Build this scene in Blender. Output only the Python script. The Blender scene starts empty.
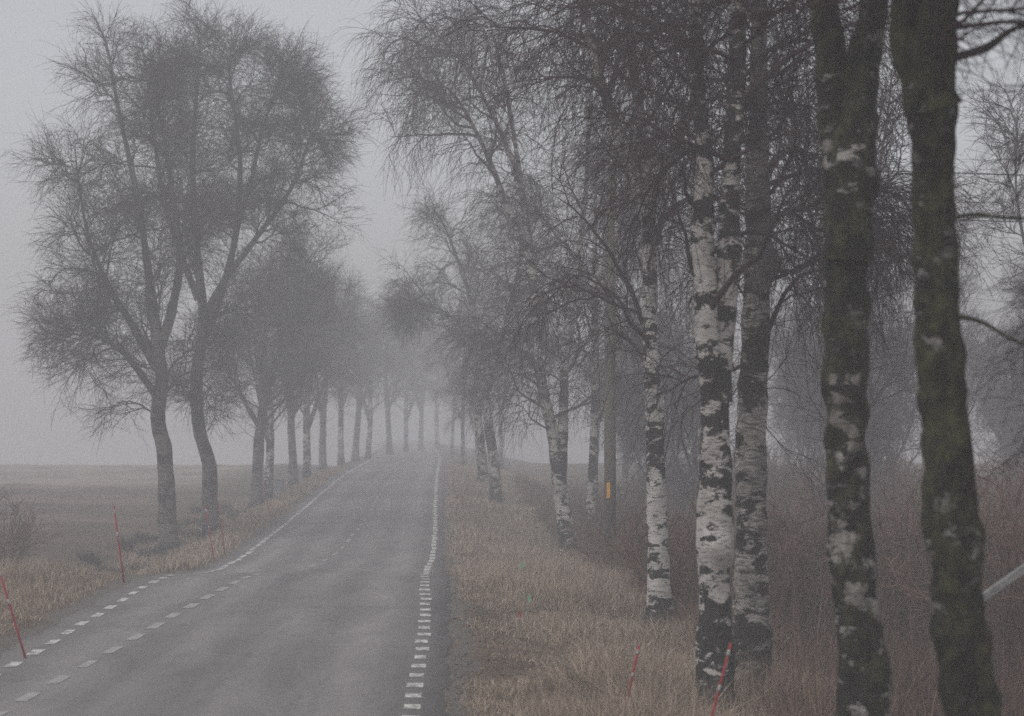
import bpy, math
import numpy as np
from mathutils import Vector

S = bpy.context.scene
COL = S.collection
F = 2000.0          # focal length in pixels of the 1024 px frame
HC = 3.67           # camera height over the near road surface

# ------------------------------------------------------------------ camera, sky, sun, exposure
cam_d = bpy.data.cameras.new("camera")
cam = bpy.data.objects.new("camera", cam_d)
COL.objects.link(cam)
cam.location = (0, 0, HC)
cam.rotation_euler = (math.radians(90), 0, 0)
cam_d.sensor_width = 36
cam_d.lens = F / 1024 * 36
cam_d.shift_y = 42 / 1024
cam_d.clip_start = 0.1
cam_d.clip_end = 5000
cam_d.dof.use_dof = True
cam_d.dof.focus_distance = 42
cam_d.dof.aperture_fstop = 1.5
S.camera = cam

world = bpy.data.worlds.new("World")
S.world = world
world.use_nodes = True
wn = world.node_tree
bg = wn.nodes["Background"]
sky = wn.nodes.new("ShaderNodeTexSky")
sky.sky_type = 'NISHITA'
sky.sun_disc = False
sky.sun_elevation = math.radians(58)
sky.sun_rotation = math.radians(-140)
sky.air_density = 1.0
sky.dust_density = 2.0
hsv = wn.nodes.new("ShaderNodeHueSaturation")
hsv.inputs["Saturation"].default_value = 0.22
wn.links.new(sky.outputs[0], hsv.inputs["Color"])
wn.links.new(hsv.outputs[0], bg.inputs["Color"])
bg.inputs["Strength"].default_value = 0.10

sun_d = bpy.data.lights.new("sun", 'SUN')
sun_d.energy = 0.8
sun_d.angle = math.radians(40)
sun_d.color = (1.0, 0.97, 0.94)
sun = bpy.data.objects.new("sun", sun_d)
COL.objects.link(sun)
# high behind the cloud, from behind the camera on the left
el, az = math.radians(58), math.radians(-140)
d = Vector((math.sin(az) * math.cos(el), math.cos(az) * math.cos(el), math.sin(el)))
sun.rotation_euler = d.to_track_quat('Z', 'Y').to_euler()

S.view_settings.view_transform = 'Standard'
S.view_settings.look = 'None'
S.view_settings.exposure = 0.47
S.view_settings.gamma = 1
cy = S.cycles
S.render.engine = 'CYCLES'
cy.use_denoising = False
cy.max_bounces = 6
cy.diffuse_bounces = 2
cy.glossy_bounces = 1
cy.transmission_bounces = 0
cy.volume_bounces = 3
cy.transparent_max_bounces = 4
cy.sample_clamp_indirect = 4
S.render.filter_size = 1.6

# ------------------------------------------------------------------ helpers
def tag(o, label=None, cat=None, group=None, kind=None):
    if label: o['label'] = label
    if cat: o['category'] = cat
    if group: o['group'] = group
    if kind: o['kind'] = kind
    return o

def thing(name, loc, label, cat, group=None):
    o = bpy.data.objects.new(name, None)
    o.empty_display_size = 0.3
    COL.objects.link(o)
    o.location = loc
    return tag(o, label, cat, group)

def mesh_np(name, V, quads=None, tris=None):
    me = bpy.data.meshes.new(name)
    V = np.asarray(V, dtype=np.float32)
    nq = 0 if quads is None else len(quads)
    nt = 0 if tris is None else len(tris)
    me.vertices.add(len(V))
    me.vertices.foreach_set("co", V.ravel())
    idx, start, tot = [], [], []
    if nq:
        idx.append(np.asarray(quads, dtype=np.int32).ravel())
    if nt:
        idx.append(np.asarray(tris, dtype=np.int32).ravel())
    idx = np.concatenate(idx)
    me.loops.add(len(idx))
    me.loops.foreach_set("vertex_index", idx)
    starts = np.concatenate([np.arange(nq) * 4, nq * 4 + np.arange(nt) * 3]).astype(np.int32)
    me.polygons.add(nq + nt)
    me.polygons.foreach_set("loop_start", starts)
    me.polygons.foreach_set("use_smooth", np.ones(nq + nt, dtype=bool))
    me.update(calc_edges=True)
    return me

def link(name, me, mat, parent=None):
    o = bpy.data.objects.new(name, me)
    COL.objects.link(o)
    if parent is not None:
        o.parent = parent
    if mat is not None:
        if len(me.materials) == 0:
            me.materials.append(mat)
    return o

def tubes(P, R, sides, bump=None, cap=False):
    """P (B,N,3) polylines, R (B,N) radii -> verts, quads."""
    B, N, _ = P.shape
    T = np.empty_like(P)
    T[:, 1:-1] = P[:, 2:] - P[:, :-2]
    T[:, 0] = P[:, 1] - P[:, 0]
    T[:, -1] = P[:, -1] - P[:, -2]
    T /= np.linalg.norm(T, axis=2, keepdims=True) + 1e-9
    mean = T.mean(axis=1)
    ref = np.where(np.abs(mean[:, 2:3]) > 0.75, np.array([[1., 0, 0]]), np.array([[0, 0, 1.]]))
    ref = ref[:, None, :]
    U = np.cross(T, np.broadcast_to(ref, T.shape))
    U /= np.linalg.norm(U, axis=2, keepdims=True) + 1e-9
    W = np.cross(T, U)
    a = np.arange(sides) * 2 * np.pi / sides
    ca, sa = np.cos(a), np.sin(a)
    ring = U[:, :, None, :] * ca[None, None, :, None] + W[:, :, None, :] * sa[None, None, :, None]
    V = P[:, :, None, :] + ring * R[:, :, None, None]
    if bump is not None:
        V = V + ring * bump(V)[..., None]
    V = V.reshape(-1, 3)
    b = np.arange(B)[:, None, None] * N * sides
    n = np.arange(N - 1)[None, :, None] * sides
    s = np.arange(sides)[None, None, :]
    s2 = (s + 1) % sides
    q = np.stack([b + n + s, b + n + s2, b + n + sides + s2, b + n + sides + s], axis=-1).reshape(-1, 4)
    return V, q

def join(parts):
    Vs, Qs, off = [], [], 0
    for V, Q in parts:
        Vs.append(V); Qs.append(Q + off); off += len(V)
    return np.concatenate(Vs), np.concatenate(Qs)

def smooth_line(pts, n):
    """Catmull-Rom resample of an (m,k) list."""
    p = np.asarray(pts, float)
    p = np.vstack([2 * p[0] - p[1], p, 2 * p[-1] - p[-2]])
    m = len(p) - 3
    t = np.linspace(0, m - 1e-6, n)
    i = t.astype(int); u = (t - i)[:, None]
    p0, p1, p2, p3 = p[i], p[i + 1], p[i + 2], p[i + 3]
    return 0.5 * ((2 * p1) + (-p0 + p2) * u + (2 * p0 - 5 * p1 + 4 * p2 - p3) * u ** 2 + (-p0 + 3 * p1 - 3 * p2 + p3) * u ** 3)

def wobble(seed, freqs, amps):
    r = np.random.default_rng(seed)
    ks = []
    for f, a in zip(freqs, amps):
        for _ in range(6):
            k = r.normal(size=3) * f * np.array([1, 1, 0.55])
            ks.append((k, r.uniform(0, 6.28), a / 2.4))
    def f(V):
        o = 0
        for k, ph, a in ks:
            o = o + a * np.cos(V @ k + ph)
        return o
    return f

# ------------------------------------------------------------------ materials
def mat_new(name):
    m = bpy.data.materials.new(name)
    m.use_nodes = True
    nt = m.node_tree
    b = nt.nodes["Principled BSDF"]
    b.inputs["Roughness"].default_value = 0.9
    b.inputs["Specular IOR Level"].default_value = 0.25
    return m, nt, b

def N(nt, kind, **kw):
    n = nt.nodes.new(kind)
    for k, v in kw.items():
        if isinstance(v, (int, float, tuple, str, bool)) and hasattr(n, k):
            setattr(n, k, v)
        else:
            n.inputs[k.replace('_', ' ')].default_value = v
    return n

def coords(nt, scale, out="Object"):
    tc = nt.nodes.new("ShaderNodeTexCoord")
    mp = nt.nodes.new("ShaderNodeMapping")
    mp.inputs["Scale"].default_value = scale
    nt.links.new(tc.outputs[out], mp.inputs["Vector"])
    return mp.outputs[0]

def noise(nt, vec, scale, detail=4, rough=0.6, dist=0.0):
    n = nt.nodes.new("ShaderNodeTexNoise")
    n.inputs["Scale"].default_value = scale
    n.inputs["Detail"].default_value = detail
    n.inputs["Roughness"].default_value = rough
    n.inputs["Distortion"].default_value = dist
    nt.links.new(vec, n.inputs["Vector"])
    return n.outputs[0]

def ramp(nt, fac, stops, interp='LINEAR'):
    r = nt.nodes.new("ShaderNodeValToRGB")
    r.color_ramp.interpolation = interp
    e = r.color_ramp.elements
    while len(e) < len(stops):
        e.new(0.5)
    for el_, (p, c) in zip(e, stops):
        el_.position = p
        el_.color = (*c, 1) if len(c) == 3 else c
    nt.links.new(fac, r.inputs[0])
    return r.outputs[0]

def mix(nt, fac, a, b, mode='MIX'):
    m = nt.nodes.new("ShaderNodeMix")
    m.data_type = 'RGBA'
    m.blend_type = mode
    for sock, v in ((m.inputs[0], fac), (m.inputs[6], a), (m.inputs[7], b)):
        if isinstance(v, (int, float)):
            sock.default_value = v
        elif isinstance(v, tuple):
            sock.default_value = (*v, 1)
        else:
            nt.links.new(v, sock)
    return m.outputs[2]

def bump(nt, b, h, strength, dist):
    bp = nt.nodes.new("ShaderNodeBump")
    bp.inputs["Strength"].default_value = strength
    bp.inputs["Distance"].default_value = dist
    nt.links.new(h, bp.inputs["Height"])
    nt.links.new(bp.outputs[0], b.inputs["Normal"])

def g3(v): return (v, v, v)

def mat_bark(name, pale, mid, dark, darkness, base_h=0.8, moss=0.0, seed=0.0, lent=0.55):
    """pale bark with black cracked patches; darkness 0..1 = share of dark bark; rough dark foot up to base_h"""
    m, nt, b = mat_new(name)
    L = nt.links
    c = coords(nt, (1, 1, 1))
    off = nt.nodes.new("ShaderNodeVectorMath"); off.operation = 'ADD'
    off.inputs[1].default_value = (seed * 3.1, seed * 1.7, seed * 5.3)
    L.new(c, off.inputs[0])
    def sc(x, y, z):
        mp = nt.nodes.new("ShaderNodeMapping"); mp.inputs["Scale"].default_value = (x, y, z)
        L.new(off.outputs[0], mp.inputs["Vector"]); return mp.outputs[0]
    tint = noise(nt, sc(1, 1, 1), 2.0, 5)
    basec = ramp(nt, tint, [(0.3, mid), (0.62, pale)])
    # horizontal lenticels
    ln = noise(nt, sc(5, 5, 42), 1.3, 3, 0.65, 0.6)
    lm = ramp(nt, ln, [(lent, g3(0)), (lent + 0.05, g3(1))])
    c1 = mix(nt, lm, basec, tuple(0.5 * (a + q) for a, q in zip(mid, dark)))
    # large dark fissured patches with a sharp torn edge
    n1a = noise(nt, sc(2.5, 2.5, 4.8), 1.5, 10, 0.68, 0.25)
    n1b = noise(nt, sc(1.0, 1.0, 1.5), 1.0, 3, 0.5)
    n1m = nt.nodes.new("ShaderNodeMath"); n1m.operation = 'MULTIPLY_ADD'
    n1m.inputs[1].default_value = 0.55; L.new(n1b, n1m.inputs[0]); L.new(n1a, n1m.inputs[2])
    n1s = nt.nodes.new("ShaderNodeMath"); n1s.operation = 'SUBTRACT'; n1s.inputs[1].default_value = 0.275
    L.new(n1m.outputs[0], n1s.inputs[0]); n1 = n1s.outputs[0]
    z = nt.nodes.new("ShaderNodeSeparateXYZ"); L.new(coords(nt, (1, 1, 1)), z.inputs[0])
    mr = nt.nodes.new("ShaderNodeMapRange"); mr.inputs[1].default_value = 0.0; mr.inputs[2].default_value = base_h
    mr.inputs[3].default_value = 0.22; mr.inputs[4].default_value = 0.0
    L.new(z.outputs[2], mr.inputs[0])
    ad = nt.nodes.new("ShaderNodeMath"); ad.operation = 'ADD'; L.new(n1, ad.inputs[0]); L.new(mr.outputs[0], ad.inputs[1])
    th = 0.66 - 0.3 * darkness
    pm = ramp(nt, ad.outputs[0], [(th, g3(0)), (th + 0.03, g3(1))])
    crack = noise(nt, sc(9, 9, 5), 2.5, 5, 0.7)
    dk = ramp(nt, crack, [(0.35, tuple(v * 0.45 for v in dark)), (0.7, tuple(v * 1.6 for v in dark))])
    c2 = mix(nt, pm, c1, dk)
    if moss > 0:
        mo = noise(nt, sc(2.6, 2.6, 1.4), 2.4, 8, 0.75, 0.3)
        mm = ramp(nt, mo, [(0.62 - 0.28 * moss, g3(0)), (0.70 - 0.22 * moss, g3(1))])
        mc = ramp(nt, noise(nt, sc(1, 1, 1), 11, 5), [(0.35, (0.012, 0.012, 0.006)), (0.65, (0.065, 0.063, 0.025))])
        c2 = mix(nt, mm, c2, mc)
    L.new(c2, b.inputs["Base Color"])
    hh = mix(nt, 0.5, crack, pm)
    bump(nt, b, hh, 0.8, 0.02)
    return m

def mat_plain(name, c1, c2, scale=3.0, rough=0.9, island=False):
    m, nt, b = mat_new(name)
    if island:
        g = nt.nodes.new("ShaderNodeNewGeometry")
        f = g.outputs["Random Per Island"]
    else:
        f = noise(nt, coords(nt, (1, 1, 1)), scale, 4)
    nt.links.new(ramp(nt, f, [(0.25, c1), (0.75, c2)]) if not island else ramp(nt, f, [(0.0, c1), (1.0, c2)]), b.inputs["Base Color"])
    b.inputs["Roughness"].default_value = rough
    return m

M_BIRCH = mat_bark("birch_bark", (0.57, 0.53, 0.50), (0.34, 0.33, 0.31), (0.030, 0.026, 0.024), 0.56, 0.7, 0.0, 1)
M_BIRCH2 = mat_bark("birch_bark_blotched", (0.56, 0.52, 0.49), (0.32, 0.29, 0.27), (0.028, 0.025, 0.022), 0.62, 0.8, 0.0, 8)
M_BIRCH_DK = mat_bark("birch_bark_dark", (0.52, 0.48, 0.45), (0.27, 0.25, 0.23), (0.026, 0.023, 0.020), 0.60, 1.0, 0.15, 2)
M_BIRCH_ROUGH = mat_bark("birch_bark_rough", (0.46, 0.42, 0.39), (0.22, 0.20, 0.18), (0.032, 0.028, 0.022), 0.54, 1.2, 0.15, 3, 0.47)
M_MOSSY = mat_bark("mossy_bark", (0.34, 0.32, 0.30), (0.14, 0.12, 0.11), (0.016, 0.014, 0.011), 0.80, 1.0, 0.55, 4)
M_MOSSY2 = mat_bark("mossy_bark_old", (0.28, 0.26, 0.25), (0.10, 0.095, 0.085), (0.013, 0.012, 0.009), 0.84, 1.0, 0.66, 5)
M_GREYBARK = mat_bark("grey_bark", (0.20, 0.185, 0.17), (0.11, 0.10, 0.09), (0.028, 0.025, 0.022), 0.45, 0.6, 0.1, 6, 0.5)
M_TWIG = mat_plain("twigs", (0.030, 0.022, 0.021), (0.062, 0.044, 0.042), 1.0)
M_TWIG_RED = mat_plain("birch_twigs", (0.028, 0.016, 0.018), (0.066, 0.036, 0.039), 0.7)
M_BRUSH = mat_plain("brush_twigs", (0.075, 0.046, 0.036), (0.27, 0.17, 0.13), 0.8)
M_GRASS = mat_plain("dry_grass_blades", (0.10, 0.074, 0.056), (0.64, 0.51, 0.395), island=True)
M_REED = mat_plain("dead_reed_stalks", (0.055, 0.034, 0.027), (0.27, 0.175, 0.13), island=True)

# ------------------------------------------------------------------ terrain
_Y = np.array([-60, 0, 38, 41, 44, 48, 53, 60, 78, 100, 120, 172, 273, 400, 1000], float)
_D = np.array([3.67, 3.67, 3.67, 3.68, 3.80, 4.16, 4.50, 4.68, 4.72, 4.55, 4.50, 4.90, 6.1, 8.0, 26], float)
_yy = np.arange(-60, 1000, 0.5)
_dd = np.interp(_yy, _Y, _D)
_k = np.exp(-0.5 * (np.arange(-8, 9) * 0.5 / 1.2) ** 2); _k /= _k.sum()
_dd = np.convolve(np.pad(_dd, 8, mode='edge'), _k, mode='valid')
def zr(Y): return HC - np.interp(Y, _yy, _dd)
_CY = np.array([-60, 23, 27, 40, 53, 78, 101, 120, 172, 273, 400, 1000], float)
_CX = np.array([-2.2, -4.01, -4.12, -4.48, -5.04, -5.9, -6.66, -7.3, -9.0, -13.5, -22, -80], float)
_cc = np.interp(_yy, _CY, _CX)
_k2 = np.exp(-0.5 * (np.arange(-30, 31) * 0.5 / 5.0) ** 2); _k2 /= _k2.sum()
_cc = np.convolve(np.pad(_cc, 30, mode='edge'), _k2, mode='valid')
def xc(Y): return np.interp(Y, _yy, _cc)

def sstep(a, b, x):
    t = np.clip((x - a) / (b - a), 0, 1)
    return t * t * (3 - 2 * t)

_lump = wobble(5, [0.5, 1.7, 4.5], [0.05, 0.05, 0.03])
def ground_z(x, Y):
    x = np.asarray(x, float); Y = np.asarray(Y, float)
    r = zr(Y); d_ = x - xc(Y)
    bed = r - 0.06
    # right: verge, tree bank, ditch, then level wood floor
    verge_r = r - 0.04 - 0.42 * sstep(3.3, 7.2, d_) - 0.45 * sstep(7.4, 9.2, d_)
    floor_r = HC - np.where(Y < 150, 4.72, 4.72 + 0.036 * (Y - 150))
    zr_ = verge_r * (1 - sstep(9, 16, d_)) + np.minimum(floor_r, verge_r + 0.4) * sstep(9, 16, d_)
    # left: verge, ditch, field
    field = HC - np.where(Y < 150, 4.98, 4.98 + 0.030 * (Y - 150) + 0.00004 * (Y - 150) ** 2)
    near = 1 - sstep(39, 50, Y)
    v1 = 3.3 + 3.2 * near
    verge_l = r - 0.04 - 0.10 * near * sstep(3.3, 6, -d_)
    ditch = field - 0.35 * np.exp(-((-d_ - (v1 + 3.0)) / 1.3) ** 2)
    w = sstep(v1 + 0.3, v1 + 2.6 + near, -d_)
    zl_ = verge_l * (1 - w) + np.minimum(ditch, verge_l) * w
    z = np.where(d_ > 0, zr_, zl_)
    on = np.abs(d_) < 3.28
    V = np.stack([x, Y, 0 * x], -1)
    off_road = sstep(3.3, 4.2, np.abs(d_))
    z = np.where(on, bed, z + _lump(V) * off_road)
    return z

def grid_axis(segments):
    out = []
    for a, b, st in segments:
        out.append(np.arange(a, b, st))
    return np.unique(np.round(np.concatenate(out + [[segments[-1][1]]]), 3))

gd = grid_axis([(-620, -100, 20), (-100, -30, 4), (-30, -14, 1.0), (-14, -3.5, 0.3), (-3.5, 3.5, 0.22), (3.5, 12, 0.3), (12, 30, 1.0), (30, 100, 4), (100, 620, 20)])
gy = grid_axis([(-60, 14, 3), (14, 60, 0.3), (60, 110, 0.8), (110, 200, 2), (200, 620, 14)])
GX, GY = np.meshgrid(gd, gy)
GX = GX + np.where(np.abs(GX) < 200, xc(GY), xc(GY) * np.clip((620 - np.abs(GX)) / 420, 0, 1))
GZ = ground_z(GX, GY)
nx, ny = len(gd), len(gy)
ii = np.arange((ny - 1))[:, None] * nx + np.arange(nx - 1)[None, :]
Q = np.stack([ii, ii + 1, ii + nx + 1, ii + nx], -1).reshape(-1, 4)
gme = mesh_np("ground", np.stack([GX, GY, GZ], -1).reshape(-1, 3), Q)

m, nt, b = mat_new("ground_soil_and_turf")
c = coords(nt, (1, 1, 1))
n1 = noise(nt, c, 0.25, 6, 0.65); n2 = noise(nt, c, 6, 6, 0.75)
turf = ramp(nt, n2, [(0.3, (0.060, 0.043, 0.031)), (0.7, (0.20, 0.150, 0.108))])
soil = ramp(nt, n2, [(0.3, (0.070, 0.046, 0.035)), (0.7, (0.19, 0.125, 0.095))])
cs = coords(nt, (0.02, 0.16, 1))
strip = ramp(nt, noise(nt, cs, 1.0, 3), [(0.40, (0.066, 0.050, 0.041)), (0.62, (0.23, 0.175, 0.145))])
soil = mix(nt, 0.55, soil, strip)
at = nt.nodes.new("ShaderNodeAttribute"); at.attribute_name = "field"
at3 = nt.nodes.new("ShaderNodeAttribute"); at3.attribute_name = "stubble_haze"
soil = mix(nt, at3.outputs["Fac"], soil, ramp(nt, n2, [(0.3, (0.22, 0.18, 0.155)), (0.7, (0.40, 0.34, 0.30))]))  # far field painted pale: light stubble strip, also stands in for ground haze
colr = mix(nt, at.outputs["Fac"], turf, soil)
dark = ramp(nt, n1, [(0.35, g3(0.6)), (0.6, g3(1.05))])
colr = mix(nt, 1.0, colr, dark, 'MULTIPLY')
nt.links.new(colr, b.inputs["Base Color"])
bump(nt, b, n2, 0.7, 0.08)
at2 = nt.nodes.new("ShaderNodeAttribute"); at2.attribute_name = "offset"
sub = nt.nodes.new("ShaderNodeMath"); sub.operation = 'MULTIPLY_ADD'; sub.inputs[1].default_value = 1.6
nt.links.new(noise(nt, c, 1.6, 6, 0.75), sub.inputs[0]); nt.links.new(at2.outputs["Fac"], sub.inputs[2])
gm = ramp(nt, sub.outputs[0], [(0.0, g3(1)), (0.5, g3(1)), (0.60, g3(0))])
mr_ = nt.nodes.new("ShaderNodeMapRange"); mr_.inputs[1].default_value = 3.6; mr_.inputs[2].default_value = 5.4
nt.links.new(sub.outputs[0], mr_.inputs[0])
gm = ramp(nt, mr_.outputs[0], [(0.40, g3(1)), (0.55, g3(0))])
grav = ramp(nt, noise(nt, c, 30, 4, 0.8), [(0.35, (0.045, 0.036, 0.030)), (0.68, (0.25, 0.225, 0.205))])
colr = mix(nt, gm, colr, grav)
nt.links.new(colr, b.inputs["Base Color"])
a3 = gme.attributes.new("stubble_haze", 'FLOAT', 'POINT')
a3.data.foreach_set("value", sstep(113, 121, GY).ravel().astype(np.float32))
a2 = gme.attributes.new("offset", 'FLOAT', 'POINT')
a2.data.foreach_set("value", np.abs(GX - xc(GY)).ravel().astype(np.float32))
a = gme.attributes.new("field", 'FLOAT', 'POINT')
dd_ = (GX - xc(GY))
a.data.foreach_set("value", sstep(9, 13, -dd_).ravel().astype(np.float32))
ground = tag(link("ground", gme, m), "brown turf, ditches and bare field", None, None, "structure")

# road sheet with a low paved edge
HW = 3.25
rd = np.array([-HW - 0.02, -HW, -2.8, -1.8, -0.9, 0, 0.9, 1.8, 2.8, HW, HW + 0.02])
ry = grid_axis([(-60, 20, 2), (20, 70, 0.4), (70, 200, 1.5), (200, 500, 6)])
RX, RY = np.meshgrid(rd, ry)
edge_w = 0.05 * np.sin(RY * 1.7) + 0.04 * np.sin(RY * 4.1 + 1) + 0.03 * np.sin(RY * 9.3)
RXX = RX + xc(RY) + np.where(np.abs(RX) > 3.0, edge_w * np.sign(RX), 0)
RZ = zr(RY) + 0.03 * (1 - (RX / HW) ** 2) - 0.03
RZ[:, 0] -= 0.09; RZ[:, -1] -= 0.09
nx, ny = len(rd), len(ry)
ii = np.arange((ny - 1))[:, None] * nx + np.arange(nx - 1)[None, :]
Q = np.stack([ii, ii + 1, ii + nx + 1, ii + nx], -1).reshape(-1, 4)
rme = mesh_np("road", np.stack([RXX, RY, RZ], -1).reshape(-1, 3), Q)
uvl = rme.attributes.new("across", 'FLOAT', 'POINT')
uvl.data.foreach_set("value", RX.ravel().astype(np.float32))
m, nt, b = mat_new("worn_asphalt")
c = coords(nt, (1, 1, 1))
fine = noise(nt, c, 45, 4, 0.7)
broad = noise(nt, coords(nt, (1.3, 0.22, 1)), 0.9, 6, 0.68, 0.5)
asp = ramp(nt, fine, [(0.3, (0.115, 0.106, 0.101)), (0.7, (0.270, 0.248, 0.238))])
tone = ramp(nt, broad, [(0.3, g3(0.68)), (0.65, g3(1.18))])
asp = mix(nt, 1.0, asp, tone, 'MULTIPLY')
at = nt.nodes.new("ShaderNodeAttribute"); at.attribute_name = "across"
mr = nt.nodes.new("ShaderNodeMapRange"); mr.inputs[1].default_value = -3.3; mr.inputs[2].default_value = 3.3
nt.links.new(at.outputs["Fac"], mr.inputs[0])
# two polished wheel tracks to each lane, dirt at the edges
trk = ramp(nt, mr.outputs[0], [(0.0, g3(0.62)), (0.09, g3(0.85)), (0.20, g3(1.28)), (0.31, g3(0.92)), (0.41, g3(1.12)), (0.5, g3(0.86)), (0.60, g3(1.14)), (0.70, g3(0.94)), (0.80, g3(1.28)), (0.91, g3(0.80)), (1.0, g3(0.6))], 'EASE')
asp = mix(nt, 0.9, asp, trk, 'MULTIPLY')
# transverse repair bands and cracks
bandn = noise(nt, coords(nt, (0.05, 0.55, 1)), 1.0, 3, 0.6)
band = ramp(nt, bandn, [(0.34, g3(0.72)), (0.37, g3(1.0)), (0.64, g3(1.0)), (0.68, g3(1.12))])
asp = mix(nt, 0.4, asp, band, 'MULTIPLY')
vor = nt.nodes.new("ShaderNodeTexVoronoi"); vor.feature = 'DISTANCE_TO_EDGE'; vor.inputs["Scale"].default_value = 0.55
dist = nt.nodes.new("ShaderNodeVectorMath"); dist.operation = 'ADD'
nz = nt.nodes.new("ShaderNodeTexNoise"); nz.inputs["Scale"].default_value = 1.3; nz.inputs["Detail"].default_value = 5
nt.links.new(c, nz.inputs["Vector"]); nt.links.new(c, dist.inputs[0]); nt.links.new(nz.outputs[1], dist.inputs[1])
nt.links.new(dist.outputs[0], vor.inputs["Vector"])
crk = ramp(nt, vor.outputs[0], [(0.0, g3(0.55)), (0.012, g3(1.0))])
asp = mix(nt, 0.6, asp, crk, 'MULTIPLY')
nt.links.new(asp, b.inputs["Base Color"])
rgh = ramp(nt, broad, [(0.3, g3(0.5)), (0.7, g3(0.8))])
nt.links.new(rgh, b.inputs["Roughness"])
b.inputs["Specular IOR Level"].default_value = 0.35
bump(nt, b, fine, 0.35, 0.01)
tag(link("road", rme, m), "worn grey asphalt country road", None, None, "structure")

def road_pt(x, Y, lift=0.004):
    dx = np.clip((x - xc(Y)) / HW, -1, 1)
    return zr(Y) + 0.03 * (1 - dx ** 2) - 0.03 + lift

# painted dashes: each line is a list of (x, Y) control points
def unproject(px, py, drop_fn):
    """ground point on the road surface under a picture position (used once, to read world coordinates)"""
    Y = 30.0
    for _ in range(60):
        Y = 0.5 * Y + 0.5 * F * (HC - zr(Y)) / (py - 400)
    return ((px - 512) * Y / F, Y)

def paint(lines, mat, seed):
    r = np.random.default_rng(seed)
    Vs, Qs = [], []
    o = 0
    for ctrl, y0, y1, pitch, dash, width in lines:
        cx_ = np.array([p[0] for p in ctrl]); cy_ = np.array([p[1] for p in ctrl])
        y = y0
        while y < y1:
            L_ = dash * r.uniform(0.85, 1.1)
            xs = np.interp([y, y + L_ / 2, y + L_], cy_, cx_)
            w = width * r.uniform(0.85, 1.08)
            sh = r.uniform(-0.02, 0.02)
            for k, (xx, yy_) in enumerate(zip(xs, [y, y + L_ / 2, y + L_])):
                for sgn in (-1, 1):
                    X = xx + sh + sgn * w / 2 + r.uniform(-0.008, 0.008)
                    Vs.append((X, yy_, float(road_pt(X, yy_, 0.006))))
            Qs += [(o, o + 1, o + 3, o + 2), (o + 2, o + 3, o + 5, o + 4)]
            o += 6
            y += pitch * r.uniform(0.96, 1.04)
    me = mesh_np("road_markings", Vs, Qs)
    return tag(link("road_markings", me, mat), "worn white painted road edge and centre dashes", None, None, "structure")

m, nt, b = mat_new("worn_road_paint")
c = coords(nt, (1, 1, 1))
wear = ramp(nt, noise(nt, c, 9, 5, 0.75), [(0.44, g3(0)), (0.56, g3(1))])
nt.links.new(mix(nt, wear, (0.26, 0.25, 0.24), (0.66, 0.65, 0.61)), b.inputs["Base Color"])
M_PAINT = m
m, nt, b = mat_new("faded_road_paint")
c = coords(nt, (1, 1, 1))
wear = ramp(nt, noise(nt, c, 7, 5, 0.75), [(0.42, g3(0)), (0.62, g3(1))])
nt.links.new(mix(nt, wear, (0.28, 0.27, 0.262), (0.42, 0.41, 0.395)), b.inputs["Base Color"])
M_PAINT_FADED = m

rl = [(-0.9, 10), (-1.20, 23.9), (-1.27, 27.1), (-1.46, 33.7), (-1.78, 41), (-2.08, 48), (-2.24, 53), (-2.42, 62), (-3.0, 78), (-3.86, 101), (-4.5, 120), (-6.2, 172), (-10.7, 273)]
ll = [(-6.5, 10), (-6.81, 23), (-6.92, 27), (-7.28, 40), (-7.80, 53), (-8.7, 78), (-9.46, 101), (-10.1, 120), (-11.8, 172), (-16.3, 273)]
cl = [(-6.2, 10), (-6.02, 23.5), (-5.60, 41.2), (-5.45, 53), (-5.35, 62), (-5.75, 78), (-6.5, 100), (-9, 172)]
paint([(rl, 12, 45, 0.92, 0.40, 0.20), (rl, 45, 250, 1.5, 1.25, 0.16),
       (ll, 12, 44, 1.30, 0.62, 0.17), (ll, 48, 250, 1.6, 1.35, 0.16)], M_PAINT, 3)
paint([(cl, 12, 44, 1.55, 0.85, 0.17), (cl, 48, 140, 3.0, 1.2, 0.12)], M_PAINT_FADED, 4)

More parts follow.
